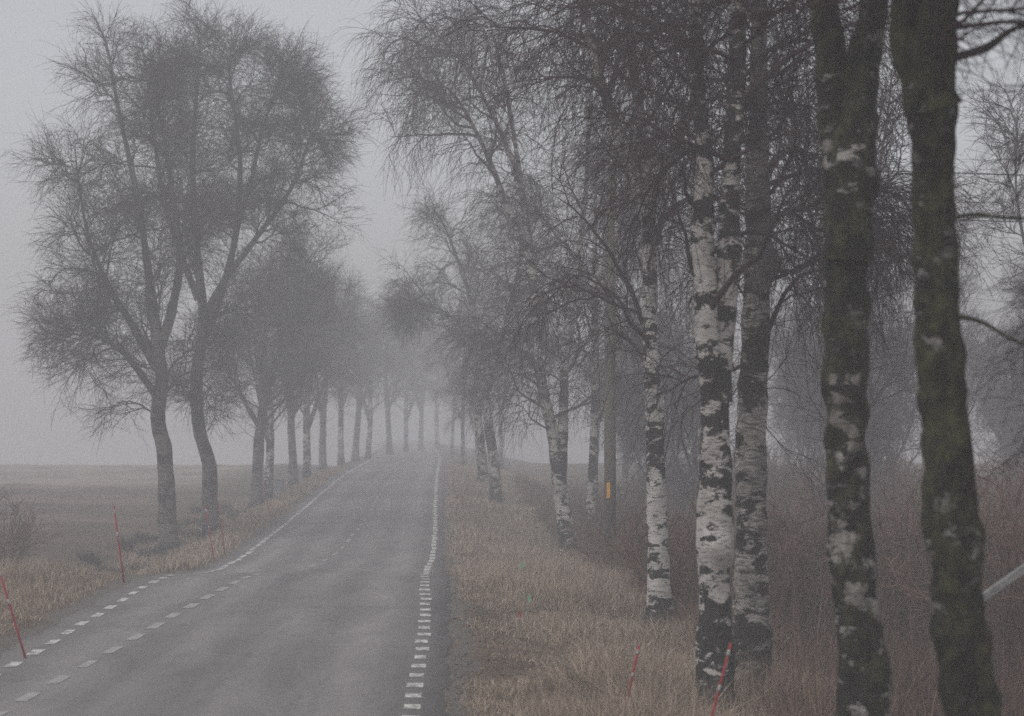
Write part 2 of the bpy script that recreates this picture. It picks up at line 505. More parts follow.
# ------------------------------------------------------------------ trees
UP = np.array([0, 0, 1.0])
def spawn(P, R, r, n, tmin, tmax, ang, Lfun, steps, wander, lift, rk, rtip, bias=None, bias_k=0.0, env=None):
    """n children on each parent polyline.  P (B,M,3)  -> (B*n, steps+1, 3), radii"""
    B, M, _ = P.shape
    t = (np.arange(n)[None, :] + r.uniform(0, 1, (B, n))) / n
    t = tmin + (tmax - tmin) * t
    f = t * (M - 1); i = np.minimum(f.astype(int), M - 2); u = (f - i)[..., None]
    bi = np.arange(B)[:, None]
    p0 = P[bi, i] * (1 - u) + P[bi, i + 1] * u
    tan = P[bi, i + 1] - P[bi, i]
    tan /= np.linalg.norm(tan, axis=-1, keepdims=True) + 1e-9
    rp = R[bi, i] * (1 - u[..., 0]) + R[bi, i + 1] * u[..., 0]
    q = r.normal(size=tan.shape)
    if bias is not None: q = q + bias_k * np.asarray(bias)
    q -= (q * tan).sum(-1, keepdims=True) * tan
    q /= np.linalg.norm(q, axis=-1, keepdims=True) + 1e-9
    a = r.uniform(ang[0], ang[1], t.shape)[..., None]
    D = np.cos(a) * tan + np.sin(a) * q
    L = Lfun(t, r)
    p0 = p0.reshape(-1, 3); D = D.reshape(-1, 3); L = L.reshape(-1); rp = rp.reshape(-1)
    if env is not None:
        L = L * env(p0)
    C = len(L)
    out = np.empty((C, steps + 1, 3)); out[:, 0] = p0
    st = (L / steps)[:, None]
    for s in range(steps):
        l_ = lift[0] + (lift[1] - lift[0]) * s / max(1, steps - 1)
        D = D + wander * r.normal(size=D.shape) + l_ * UP
        D /= np.linalg.norm(D, axis=1, keepdims=True) + 1e-9
        out[:, s + 1] = out[:, s] + D * st
    r0 = np.minimum(rp * 0.72, L * rk)
    r0 = np.maximum(r0, rtip)
    RR = r0[:, None] * (1 - np.linspace(0, 1, steps + 1)[None, :]) ** 0.85 + rtip
    return out, RR

def crown_mesh(name, stems, seed, n=(20, 11, 9, 6), L=(4.5, 2.0, 1.0, 0.55), t0=0.3, rk1=0.016, droop=0.0, tip=0.0035, ang1=(0.5, 1.05), lift1=0.05, bias=None, bias_k=0.0, tfac=0.55, sides=(7, 5, 3, 3), low=1.0, hang=0.0):
    r = np.random.default_rng(seed)
    parts = []
    A, RA = [], []
    for (P, R, w) in stems:
        k = max(3, int(n[0] * w))
        a1, r1 = spawn(P[None], R[None], r, k, t0, 0.98, ang1,
                       lambda t, q: L[0] * w ** 0.3 * (1 - tfac * ((t - t0) / (1 - t0)) ** 1.4) * q.uniform(0.4, 1.25, t.shape) * np.where(t < t0 + 0.15, low, 1),
                       9, 0.19, (lift1, lift1 - droop * 0.5), rk1, tip * 1.5, bias, bias_k)
        A.append(a1); RA.append(r1)
    P1, R1 = np.concatenate(A), np.concatenate(RA)
    parts.append(tubes(P1, R1, sides[0]))
    f2 = lambda t, q: L[1] * (1 - 0.45 * t) * q.uniform(0.5, 1.25, t.shape)
    P2, R2 = spawn(P1, R1, r, n[1], 0.18, 1.0, (0.4, 1.1), f2, 7, 0.17, (0.05, -droop * 0.6), 0.010, tip * 0.9)
    # the leaders carry fine branches too
    for (P, R, w) in stems:
        a2, r2 = spawn(P[None], R[None], r, int(n[1] * 2 * w) + 2, max(t0 - 0.05, 0.1), 1.0, (0.5, 1.2), f2, 7, 0.17, (0.05, -droop * 0.6), 0.010, tip * 0.9)
        P2 = np.concatenate([P2, a2]); R2 = np.concatenate([R2, r2])
    parts.append(tubes(P2, R2, sides[1]))
    f3 = lambda t, q: L[2] * (1 - 0.4 * t) * q.uniform(0.4, 1.45, t.shape)
    P3, R3 = spawn(P2, R2, r, n[2], 0.12, 1.0, (0.35, 1.0), f3, 5, 0.09, (0.02 - droop * 0.3, -droop), 0.006, tip * 0.7)
    parts.append(tubes(P3, R3, sides[2]))
    f4 = lambda t, q: L[3] * q.uniform(0.5, 1.4, t.shape)
    P4, R4 = spawn(P3, R3, r, n[3], 0.15, 1.0, (0.3, 0.9), f4, 4, 0.08, (-droop * 0.5, -droop - hang), 0.003, tip * 0.5)
    parts.append(tubes(P4, R4, sides[3]))
    V, Qd = join(parts)
    return mesh_np(name, V, Qd)

def stem_from(pts, depth, r0, r1, n, base, seed, wob=0.12, up=0, flare=0.35):
    """trunk centre line read off at one distance: pts = (x px, y px); returns points relative to base"""
    r = np.random.default_rng(seed)
    p = np.array([((px - 512) * depth / F, depth, HC - (py - 400) * depth / F) for px, py in pts])
    p = smooth_line(p, n)
    ph = r.uniform(0, 6.28, 3)
    s = np.linspace(0, 1, n)
    p[:, 1] += wob * np.sin(s * 7 + ph[0]) * s * 2 + up * s
    R = r0 * (1 - s) ** 0.9 + r1
    h = p[:, 2] - p[0, 2]
    R = R * (1 + 1.3 * flare * np.exp(-np.maximum(h, 0) / 0.2) + 0.35 * flare * np.exp(-np.maximum(h, 0) / 0.9))
    return p - np.array(base), R

def trunk_mesh(name, stems, sides=18, seed=1, amp=(0.018, 0.012, 0.006), lumps=()):
    f = wobble(seed, [2.2, 7, 22], amp)
    f2_ = wobble(seed + 50, [6, 11], [0.09, 0.05])
    parts = []
    for (P, R, w) in stems:
        def bm(V, R=R):
            q = f(V) * np.clip(R / 0.2, 0.1, 1)[None, :, None]
            q = q + f2_(V * np.array([1, 1, 0.15])) * np.exp(-np.maximum(V[..., 2], 0) / 0.35)
            for (cx_, cy_, cz_, rad, a_) in lumps:
                dd = np.linalg.norm(V - np.array([cx_, cy_, cz_]), axis=-1)
                q = q + a_ * np.exp(-(dd / rad) ** 2)
            return q
        parts.append(tubes(P[None], R[None], sides, bm))
    V, Qd = join(parts)
    return mesh_np(name, V, Qd)

def gz(x, Y): return float(ground_z(np.array([x]), np.array([Y]))[0])

def build_tree(name, base, stems, mat, twig, label, cat="tree", group=None, tr=dict(), **kw):
    t = thing(name, base, label, cat, group)
    link("trunk", trunk_mesh("trunk", stems, **tr), mat, t)
    link("crown", crown_mesh("crown", stems, **kw), twig, t)
    return t

def traced(name, depth, stem_specs, mat, twig, label, cat="tree", group=None, ns=70, seed=1, tr=dict(), **kw):
    """stem_specs: list of (pixel polyline from the ground up, r0, r1, weight)"""
    x0 = (stem_specs[0][0][0][0] - 512) * depth / F
    z0 = gz(x0, depth)
    base = (x0, depth, z0)
    stems = []
    for j, (pts, r0, r1, w) in enumerate(stem_specs):
        ybase = 400 + (HC - z0) * F / depth + 6
        pts = list(pts)
        if j == 0 or pts[0][1] is None:
            pts[0] = (pts[0][0], ybase)
        P, R = stem_from(pts, depth, r0, r1, ns, base, seed + j, flare=0.4 if (j == 0) else 0.0)
        stems.append((P, R, w))
    return build_tree(name, base, stems, mat, twig, label, cat, group, tr=dict(dict(seed=seed), **tr), seed=seed, **kw)

AV = "bare avenue trees along the left side of the road"
AVR = "birches along the right side of the road"

# left pair
traced("roadside_tree", 67.6, [
    ([(168, 0), (167, 505), (164, 450), (158, 418), (163, 380), (158, 345), (150, 280), (138, 200), (118, 110), (104, 35)], 0.33, 0.02, 1.0),
    ([(160, 350), (172, 310), (180, 260), (172, 190), (160, 120), (150, 50)], 0.16, 0.015, 0.8),
    ([(158, 370), (135, 330), (108, 285), (88, 230), (75, 150)], 0.15, 0.015, 0.7),
    ([(160, 400), (125, 355), (95, 335), (70, 325)], 0.11, 0.012, 0.5)],
    M_GREYBARK, M_TWIG, "large bare tree leaning over the left ditch, leftmost trunk of the avenue", "tree", AV,
    seed=11, n=(28, 9, 7, 3), L=(2.9, 1.7, 1.0, 0.6), t0=0.34, tip=0.005, lift1=0.0, ang1=(0.6, 1.35), droop=0.06, hang=0.05, low=0.85)
traced("roadside_tree", 75, [
    ([(214, 0), (210, 500), (209, 465), (200, 430), (197, 380), (203, 320), (196, 240), (192, 160), (196, 90), (200, 32)], 0.33, 0.02, 1.0),
    ([(203, 340), (222, 290), (236, 230), (240, 160), (232, 90), (226, 45)], 0.16, 0.015, 0.8),
    ([(200, 330), (222, 285), (258, 235), (290, 190), (308, 145), (316, 115)], 0.15, 0.014, 0.8),
    ([(235, 235), (250, 185), (262, 130), (278, 85), (290, 70)], 0.10, 0.012, 0.6),
    ([(198, 300), (176, 240), (160, 180), (150, 110), (146, 60)], 0.13, 0.012, 0.6)],
    M_GREYBARK, M_TWIG, "large bare tree with a kinked trunk, second trunk of the avenue on the left", "tree", AV,
    seed=12, n=(28, 9, 7, 3), L=(2.4, 1.6, 1.0, 0.65), t0=0.34, tip=0.0055, lift1=0.01, ang1=(0.6, 1.3), droop=0.05, hang=0.05, low=0.85)
traced("roadside_tree", 93, [
    ([(257, 0), (257, 480), (259, 440), (263, 400), (262, 350), (268, 300), (272, 245)], 0.30, 0.02, 1.0),
    ([(258, 425), (246, 405), (236, 385), (226, 370), (218, 350)], 0.12, 0.014, 0.5),
    ([(261, 400), (278, 360), (296, 310), (306, 262)], 0.13, 0.014, 0.8)],
    M_GREYBARK, M_TWIG, "dark forked bare tree, third trunk of the avenue on the left", "tree", AV,
    seed=13, n=(20, 8, 6, 3), L=(3.2, 1.8, 1.0, 0.6), t0=0.36, tip=0.006, lift1=0.06)

# one generic tree of each kind, copied for the far rows and the wood
def generic(name, seed, H, r0, bend, mat, twig, forks=1, **kw):
    r = np.random.default_rng(seed)
    n_ = 40
    s = np.linspace(0, 1, n_)
    P = np.stack([bend * np.sin(s * 4 + r.uniform(0, 6)) * s, bend * np.sin(s * 5 + r.uniform(0, 6)) * s, s * H], 1)
    P -= P[0]
    R = r0 * (1 - s) ** 0.85 + 0.015
    R = R * (1 + 0.35 * np.exp(-P[:, 2] / 0.3))
    stems = [(P, R, 1.0)]
    for k in range(forks):
        i0 = r.integers(8, 15)
        a = r.uniform(0, 6.28); sp = r.uniform(1.2, 2.6)
        s2 = np.linspace(0, 1, 28)
        top = H * r.uniform(0.78, 0.95)
        Q_ = np.stack([P[i0, 0] + sp * np.cos(a) * s2 ** 0.8, P[i0, 1] + sp * np.sin(a) * s2 ** 0.8, P[i0, 2] + (top - P[i0, 2]) * s2], 1)
        Q_ += 0.12 * np.sin(s2[:, None] * 9 + r.uniform(0, 6, (1, 3))) * s2[:, None]
        stems.append((Q_, R[i0] * 0.7 * (1 - s2) ** 0.9 + 0.012, 0.7))
    t = thing(name, (0, 0, 0), "x", "tree")
    link("trunk", trunk_mesh("trunk", stems, sides=12, seed=seed), mat, t)
    link("crown", crown_mesh("crown", stems, seed, **kw), twig, t)
    return t

used = set()
def place(proto, x, Y, rz, sc, label, group, cat="tree", zoff=0.0, tilt=0.0, name=None):
    z = gz(x, Y) + zoff
    if proto.name not in used:
        used.add(proto.name); o = proto
    else:
        o = proto.copy(); COL.objects.link(o)
        for ch in proto.children:
            c_ = ch.copy(); COL.objects.link(c_); c_.parent = o
    o.location = (x, Y, z); o.rotation_euler = (tilt, tilt * 0.6, rz); o.scale = (sc, sc, sc)
    tag(o, label, cat, group)
    return o

g1 = generic("roadside_tree", 31, 12.5, 0.27, 0.5, M_GREYBARK, M_TWIG, 2, n=(17, 7, 6, 2), L=(3.0, 1.8, 1.0, 0.7), t0=0.28, tip=0.007, lift1=0.06)
g2 = generic("roadside_tree", 32, 11.5, 0.25, 0.4, M_BIRCH_DK, M_TWIG, 1, n=(18, 7, 6, 2), L=(2.9, 1.7, 1.0, 0.7), t0=0.30, tip=0.007, lift1=0.05)
far_left = [  # px, Y, x, scale
    (g2, 268, 101, 0.98, "slender bare tree just behind the dark forked third tree on the left"),
    (g1, 293, 112, 1.0, "fourth avenue tree on the left, standing past the small grey cabinet"),
    (g2, 307, 119, 1.04, "fifth avenue tree on the left, trunk leaning toward the road"),
    (g1, 323, 134, 1.0, "pale foggy avenue tree, sixth trunk on the left side"),
    (g2, 341, 150, 1.0, "pale foggy avenue tree, seventh trunk on the left side"),
    (g1, 355, 160, 1.05, "pale foggy avenue tree, eighth trunk on the left side"),
    (g2, 368, 168, 1.0, "pale foggy avenue tree, ninth trunk on the left side"),
    (g1, 389, 186, 1.1, "faint avenue tree in the fog, tenth trunk on the left side"),
    (g2, 406, 205, 1.05, "faint avenue tree in the fog, eleventh trunk on the left side"),
    (g1, 421, 222, 1.1, "barely visible tree in the fog where the road bends, left of its neighbour"),
    (g2, 437, 235, 1.1, "barely visible tree in the fog where the road bends, right of its neighbour"),
]
for k, (pr, px, Y, sc, lab) in enumerate(far_left):
    place(pr, (px - 512) * Y / F, Y, k * 2.13 + 0.4, sc, lab, AV, tilt=0.03 * math.sin(k * 2.2))

# right row
traced("birch_tree", 93, [
    ([(497, 0), (494, 465), (488, 420), (485, 390), (478, 340), (468, 290), (452, 245), (440, 215)], 0.26, 0.02, 1.0),
    ([(484, 478), (480, 440), (478, 405), (484, 380)], 0.16, 0.10, 0.05),
    ([(486, 390), (498, 350), (512, 300), (520, 250), (515, 205)], 0.16, 0.014, 0.9),
    ([(481, 350), (455, 320), (430, 305), (410, 300)], 0.10, 0.012, 0.6),
    ([(487, 385), (515, 365), (540, 352)], 0.08, 0.012, 0.4)],
    M_BIRCH_DK, M_TWIG, "bushy bare birch with white striped trunk, in the fog right of the road", "birch", AVR,
    seed=21, n=(19, 8, 6, 3), L=(3.0, 1.7, 1.0, 0.7), t0=0.40, tip=0.006, lift1=0.03, droop=0.16, ang1=(0.5, 1.1))
traced("birch_tree", 63, [
    ([(570, 0), (563, 505), (558, 470), (552, 430), (543, 390), (537, 340), (532, 270), (522, 190), (508, 100), (490, 20)], 0.24, 0.03, 1.0),
    ([(560, 500), (562, 450), (564, 400), (566, 350), (575, 280), (585, 200), (590, 110), (600, 20)], 0.17, 0.03, 1.0),
    ([(530, 260), (505, 200), (480, 140), (450, 90), (420, 80)], 0.10, 0.012, 0.7),
    ([(520, 180), (495, 120), (460, 60), (425, 25)], 0.09, 0.012, 0.7),
    ([(568, 330), (600, 270), (630, 210), (650, 150)], 0.09, 0.012, 0.6)],
    M_BIRCH_DK, M_TWIG_RED, "tall double stemmed birch with patchy white bark beside the ditch thicket", "birch", AVR,
    seed=22, n=(19, 7, 6, 3), L=(3.2, 1.7, 1.3, 0.95), t0=0.32, tip=0.0048, lift1=0.03, droop=0.24, hang=0.2, ang1=(0.6, 1.2), bias=(-1, 0, 0), bias_k=0.1)
traced("birch_tree", 35, [
    ([(661, 0), (659, 580), (656, 500), (655, 430), (651, 350), (650, 260), (645, 160), (632, 60), (620, -60), (615, -200)], 0.185, 0.03, 1.0),
    ([(648, 215), (625, 150), (600, 80), (585, 0), (575, -100)], 0.12, 0.02, 0.8),
    ([(647, 200), (668, 160), (690, 110), (700, 40), (700, -100)], 0.09, 0.015, 0.6)],
    M_BIRCH, M_TWIG_RED, "white birch trunk with black marks standing alone in the verge grass", "birch", AVR, ns=110,
    tr=dict(lumps=[(-0.05, -0.12, 0.12, 0.17, 0.10)], sides=22),
    seed=23, n=(20, 7, 5, 3), L=(2.9, 1.5, 1.1, 0.8), t0=0.40, tip=0.0042, lift1=0.0, droop=0.26, hang=0.3, ang1=(0.6, 1.25))
traced("birch_tree", 25, [
    ([(717, 0), (716, 640), (713, 560), (715, 480), (712, 400), (706, 320), (703, 240), (705, 160), (698, 70), (696, 0), (690, -120), (688, -300)], 0.20, 0.035, 1.0),
    ([(716, 400), (722, 340), (728, 270), (730, 190), (734, 100), (738, 0), (744, -120), (750, -280)], 0.15, 0.04, 0.8)],
    M_BIRCH2, M_TWIG_RED, "white birch splitting into two black blotched stems, left of the burled birch", "birch", AVR, ns=150,
    tr=dict(lumps=[(-0.05, -0.17, 2.3, 0.16, 0.07), (0.10, -0.17, 2.15, 0.12, 0.06), (0, -0.1, 0.1, 0.3, 0.08), (0.02, -0.12, 4.15, 0.16, 0.05)], sides=28, amp=(0.018, 0.016, 0.009)),
    seed=24, n=(18, 7, 5, 3), L=(2.6, 1.3, 1.0, 0.75), t0=0.45, tip=0.0036, lift1=0.0, droop=0.2, hang=0.3, ang1=(0.7, 1.35))
traced("birch_tree", 26.5, [
    ([(751, 0), (752, 640), (752, 560), (751, 480), (752, 400), (755, 320), (757, 240), (756, 160), (758, 70), (760, 0), (764, -120), (768, -300)], 0.20, 0.06, 1.0),
    ([(757, 200), (775, 160), (800, 150), (812, 175), (822, 200)], 0.05, 0.010, 0.25),
    ([(754, 240), (780, 215), (815, 208), (850, 218)], 0.045, 0.010, 0.25)],
    M_BIRCH_ROUGH, M_TWIG_RED, "peeling birch with a brown burl halfway up, right of the two stemmed birch", "birch", AVR, ns=150,
    tr=dict(lumps=[(0.16, -0.12, 5.9, 0.19, 0.15), (0, -0.1, 0.1, 0.3, 0.08)], sides=28, amp=(0.016, 0.016, 0.009)),
    seed=25, rk1=0.012, n=(22, 7, 5, 3), L=(2.6, 1.4, 1.0, 0.75), t0=0.40, tip=0.0036, lift1=0.0, droop=0.2, hang=0.3, ang1=(0.7, 1.35), bias=(0.6, 0, 0), bias_k=0.6)
traced("mossy_tree", 17.5, [
    ([(868, 0), (866, 716), (857, 620), (850, 540), (846, 450), (846, 370), (847, 290), (848, 220), (842, 150), (836, 80), (828, 0), (815, -120), (800, -300)], 0.11, 0.11, 1.0),
    ([(847, 260), (852, 190), (858, 120), (866, 50), (876, -20), (890, -200)], 0.10, 0.10, 0.8)],
    M_MOSSY, M_TWIG_RED, "dark mossy birch with pale bark patches, between the burled birch and the thickest trunk", "birch", AVR, ns=150,
    tr=dict(lumps=[(-0.12, -0.1, 6.2, 0.25, 0.06)], sides=28, amp=(0.016, 0.013, 0.018)),
    seed=26, n=(10, 6, 5, 3), L=(2.2, 1.2, 0.8, 0.5), t0=0.8, tip=0.0025, lift1=0.0, droop=0.12, hang=0.1, ang1=(0.7, 1.35))
traced("mossy_tree", 14.5, [
    ([(990, 0), (972, 716), (962, 640), (955, 560), (949, 480), (945, 400), (941, 320), (940, 240), (934, 160), (928, 80), (934, 20), (940, -60), (950, -250)], 0.085, 0.12, 1.0),
    ([(930, 110), (912, 40), (905, -60), (900, -220)], 0.10, 0.07, 0.7),
    ([(940, 222), (975, 214), (1010, 219), (1060, 222), (1110, 240)], 0.014, 0.005, 0.3),
    ([(942, 60), (985, 48), (1015, 30), (1060, 32), (1120, 0)], 0.014, 0.005, 0.35),
    ([(945, 315), (985, 322), (1020, 345), (1070, 360)], 0.016, 0.005, 0.3)],
    M_MOSSY2, M_TWIG_RED, "thickest and darkest trunk covered in moss, rightmost roadside tree", "birch", AVR, ns=150,
    tr=dict(lumps=[(0.02, -0.05, 6.45, 0.35, 0.07)], sides=28, amp=(0.016, 0.013, 0.018)),
    seed=27, rk1=0.008, n=(14, 7, 6, 4), L=(2.0, 1.0, 0.6, 0.4), t0=0.8, tip=0.0025, lift1=0.0, droop=0.1, hang=0.08, ang1=(0.7, 1.35), bias=(1, 0.3, 0), bias_k=0.6)

# the far right row and the wood behind, copies of two birches
g3_ = generic("birch_tree", 41, 15, 0.20, 0.5, M_BIRCH_DK, M_TWIG_RED, 1, n=(18, 6, 5, 3), L=(2.6, 1.5, 1.0, 0.7), t0=0.25, tip=0.0065, lift1=0.0, droop=0.24, hang=0.15)
g4 = generic("woodland_tree", 42, 13, 0.13, 0.6, M_GREYBARK, M_TWIG_RED, 1, n=(20, 6, 5, 3), L=(2.4, 1.4, 0.9, 0.65), t0=0.15, tip=0.006, lift1=0.05, droop=0.04)
g5 = generic("woodland_tree", 43, 9, 0.09, 0.5, M_GREYBARK, M_TWIG_RED, 3, n=(16, 6, 5, 3), L=(1.9, 1.1, 0.8, 0.55), t0=0.08, tip=0.006, lift1=0.08, droop=0.0)
for k, (px, Y, sc, lab) in enumerate([
    (590, 72, 1.0, "misty birch just left of the wooden utility pole"),
    (480, 112, 0.85, "thin pale birch right behind the bushy birch in the fog"),
    (464, 140, 0.72, "small crooked birch nearest the road edge in the fog on the right"),
    (452, 190, 0.8, "faint tree in the fog at the right edge of the far road"),
    (500, 150, 0.85, "faint birch in the fog behind the bushy birch, deeper in the row")]):
    place(g3_, (px - 512) * Y / F, Y, k * 1.9 + 0.8, sc, lab, AVR, "birch", tilt=0.02)
r = np.random.default_rng(77)
WOOD = "slim bare tree in the misty wood behind the roadside birches"
spots = []
for k in range(400):
    Y = r.uniform(38, 125); x = r.uniform(2.5 + 0.03 * (60 - Y) , 0.27 * Y + 5)
    if x < xc(Y) + 11.5: continue
    if all((x - a) ** 2 + (Y - b_) ** 2 > 9 for a, b_ in spots):
        # leave the pale opening between the trunks
        px = 512 + F * x / Y
        if 775 < px < 835 and Y < 90: continue
        if 960 < px and Y < 60 and r.uniform() < 0.6: continue
        spots.append((x, Y))
    if len(spots) >= 30: break
for k, (x, Y) in enumerate(spots):
    place(g4 if r.uniform() < 0.55 else g5, x, Y, r.uniform(0, 6.28), r.uniform(0.75, 1.15), WOOD, "bare slim trees of the misty wood", tilt=r.uniform(-0.05, 0.05))

# ------------------------------------------------------------------ shrubs
def shrub_proto(name, seed, stems_n, H, spread, mat, tip=0.004, n=(7, 5, 4)):
    r = np.random.default_rng(seed)
    st = 8
    a = r.uniform(0, 6.28, stems_n); rad = spread * 0.35 * np.sqrt(r.uniform(0, 1, stems_n))
    P0 = np.stack([rad * np.cos(a), rad * np.sin(a), np.full(stems_n, -0.05)], 1)
    D = np.stack([np.cos(a) * r.uniform(0.1, 0.6, stems_n), np.sin(a) * r.uniform(0.1, 0.6, stems_n), np.ones(stems_n)], 1)
    L = H * r.uniform(0.5, 1.1, stems_n)
    P = np.empty((stems_n, st + 1, 3)); P[:, 0] = P0
    for s in range(st):
        D = D + r.normal(size=D.shape) * 0.14; D /= np.linalg.norm(D, axis=1, keepdims=True)
        P[:, s + 1] = P[:, s] + D * (L / st)[:, None]
    R = 0.010 * (1 - np.linspace(0, 1, st + 1)[None]) * np.ones((stems_n, 1)) + tip
    parts = [tubes(P, R, 4)]
    P2, R2 = spawn(P, R, r, n[0], 0.15, 1, (0.3, 0.9), lambda t, q: H * 0.32 * q.uniform(0.5, 1.2, t.shape), 5, 0.15, (0.06, 0.02), 0.008, tip)
    parts.append(tubes(P2, R2, 3))
    P3, R3 = spawn(P2, R2, r, n[1], 0.15, 1, (0.3, 0.9), lambda t, q: H * 0.15 * q.uniform(0.5, 1.2, t.shape), 4, 0.15, (0.03, 0.0), 0.006, tip * 0.8)
    parts.append(tubes(P3, R3, 3))
    V, Qd = join(parts)
    return link(name, mesh_np(name, V, Qd), mat)

sh1 = shrub_proto("bare_shrub", 1, 24, 1.9, 1.5, M_BRUSH, 0.006)
sh2 = shrub_proto("bare_shrub", 2, 16, 2.6, 1.3, M_BRUSH, 0.007, n=(6, 4, 3))
sh3 = shrub_proto("ditch_shrub", 3, 30, 1.1, 1.6, M_TWIG, 0.0045)
def scatter(proto, pts, label, group, cat="shrub", smin=0.8, smax=1.25):
    for (x, Y) in pts:
        place(proto, x, Y, r.uniform(0, 6.28), r.uniform(smin, smax), label, group, cat, zoff=-0.03)
pA, pB, pC = [], [], []
for k in range(60):
    Y = r.uniform(36, 80); off = r.uniform(7.6, 12.5)
    pA.append((xc(Y) + off + 0.02 * (Y - 36), Y))
for k in range(84):
    Y = r.uniform(28, 95)
    pB.append((r.uniform(max(4.8, xc(Y) + 12), 0.27 * Y + 2), Y))
scatter(sh1, pA, "bare twiggy shrub in the ditch thicket behind the right hand birches", "twiggy ditch thicket shrubs")
scatter(sh2, pB, "low bare shrub on the reddish floor of the misty wood", "low shrubs of the wood floor")
for k in range(60):
    Y = r.uniform(51, 96)
    pC.append((xc(Y) - r.uniform(5.0, 8.5) - 0.0 * Y, Y))
scatter(sh3, pC, "dark low shrub in the ditch left of the road beyond the crest", "dark ditch shrubs left of the road", smin=0.25, smax=0.42)
place(sh2, -14.6, 58, 1.0, 0.8, "tall thin bare shrub at the left edge of the view by the field", "low shrubs of the field edge", "shrub")
place(sh2, -15.2, 60, 2.0, 0.8, "bare shrub by the field, partly cut off by the left edge of the view", "low shrubs of the field edge", "shrub")

# ------------------------------------------------------------------ grass
def blades(name, x, Y, h, w, lean, mat, seed, label, segs=2, curl=0.5):
    r = np.random.default_rng(seed)
    n_ = len(x)
    z = ground_z(x, Y) - 0.02
    az_ = r.uniform(0, 6.28, n_)
    fa = r.uniform(0, 6.28, n_)
    dx, dy = np.cos(az_), np.sin(az_)
    wx, wy = np.cos(fa) * w / 2, np.sin(fa) * w / 2
    ln = lean * h * np.abs(r.normal(size=n_))
    V = np.empty((n_, 2 * segs + 1, 3))
    for s in range(segs + 1):
        t = s / segs
        cx_ = x + dx * ln * t ** (1 + curl); cy_ = Y + dy * ln * t ** (1 + curl)
        cz_ = z + h * t * (1 - 0.25 * np.minimum(ln / h, 1.5) * t)
        if s < segs:
            k_ = 1 - 0.35 * t
            V[:, 2 * s] = np.stack([cx_ - wx * k_, cy_ - wy * k_, cz_], 1)
            V[:, 2 * s + 1] = np.stack([cx_ + wx * k_, cy_ + wy * k_, cz_], 1)
        else:
            V[:, 2 * s] = np.stack([cx_, cy_, cz_], 1)
    b0 = np.arange(n_)[:, None] * (2 * segs + 1)
    quads = np.concatenate([b0 + np.array([[2 * s, 2 * s + 1, 2 * s + 3, 2 * s + 2]]) for s in range(segs - 1)])
    tris = b0 + np.array([[2 * segs - 2, 2 * segs - 1, 2 * segs]])
    o = link(name, mesh_np(name, V.reshape(-1, 3), quads, tris), mat)
    return tag(o, label, None, None, "stuff")

def clump_field(r, n_, yr, dfun, clumpy=0.6):
    """positions that gather into tussocks; dfun(Y, u) -> x"""
    nc = n_ // 40
    Yc = yr[0] + (yr[1] - yr[0]) * r.uniform(0, 1, nc) ** 1.5
    xc_ = dfun(Yc, r.uniform(0, 1, nc))
    k = r.integers(0, nc, int(n_ * clumpy))
    x1 = xc_[k] + r.normal(size=len(k)) * 0.13; Y1 = Yc[k] + r.normal(size=len(k)) * 0.13
    n2_ = n_ - len(k)
    Y2 = yr[0] + (yr[1] - yr[0]) * r.uniform(0, 1, n2_) ** 1.5
    x2 = dfun(Y2, r.uniform(0, 1, n2_))
    return np.concatenate([x1, x2]), np.concatenate([Y1, Y2])

r = np.random.default_rng(5)
x, Y = clump_field(r, 170000, (20, 62), lambda Y, u: xc(Y) + 3.45 + u * 5.2)
d_ = x - xc(Y)
keep = d_ > 3.35 + 0.25 * r.uniform(0, 1, len(x)) ; x, Y, d_ = x[keep], Y[keep], d_[keep]
patch = wobble(9, [0.6, 1.8], [0.5, 0.35])(np.stack([x, Y, 0 * x], -1))
hh = r.uniform(0.12, 0.50, len(x)) * (0.25 + 1.0 * sstep(3.5, 5.6, d_)) * np.clip(0.95 + patch, 0.25, 1.8)
blades("verge_grass", x, Y, hh, r.uniform(0.005, 0.011, len(x)), 0.8, M_GRASS, 1, "pale dead grass on the verge right of the road")
x, Y = clump_field(r, 60000, (60, 140), lambda Y, u: xc(Y) + 3.5 + u * 6.5)
blades("verge_grass", x, Y, r.uniform(0.15, 0.45, len(x)), r.uniform(0.012, 0.03, len(x)), 0.5, M_GRASS, 2, "dead grass on the right verge far down the road")
x, Y = clump_field(r, 60000, (22, 42.5), lambda Y, u: xc(Y) - 3.75 - u * 3.4)
d_ = -(x - xc(Y))
blades("verge_grass", x, Y, r.uniform(0.12, 0.38, len(x)) * (0.35 + 0.9 * sstep(3.7, 5, d_)) * np.clip(1 + wobble(10, [0.7, 2], [0.5, 0.4])(np.stack([x, Y, 0 * x], -1)), 0.3, 1.7), r.uniform(0.006, 0.013, len(x)), 0.6, M_GRASS, 3, "tufted dead grass patch at the left road edge")
x, Y = clump_field(r, 40000, (53, 130), lambda Y, u: xc(Y) - 3.5 - u * 3.6)
blades("verge_grass", x, Y, r.uniform(0.12, 0.4, len(x)), r.uniform(0.012, 0.026, len(x)), 0.5, M_GRASS, 4, "brown grass on the left bank below the avenue trees")
x, Y = clump_field(r, 190000, (20, 115), lambda Y, u: xc(Y) + 7.2 + u * (9 + 0.24 * (Y - 20)), 0.5)
blades("dead_reeds", x, Y, (1 + 0.5 * sstep(35, 70, Y)) * r.uniform(0.4, 1.15, len(x)) * (0.6 + 0.4 * np.sin(x * 1.1 + 1) * np.sin(Y * 0.7)), r.uniform(0.006, 0.014, len(x)) * (1 + 0.8 * sstep(40, 90, Y)), 0.55, M_REED, 5, "reddish brown dead reeds and weeds under the birches", segs=3)

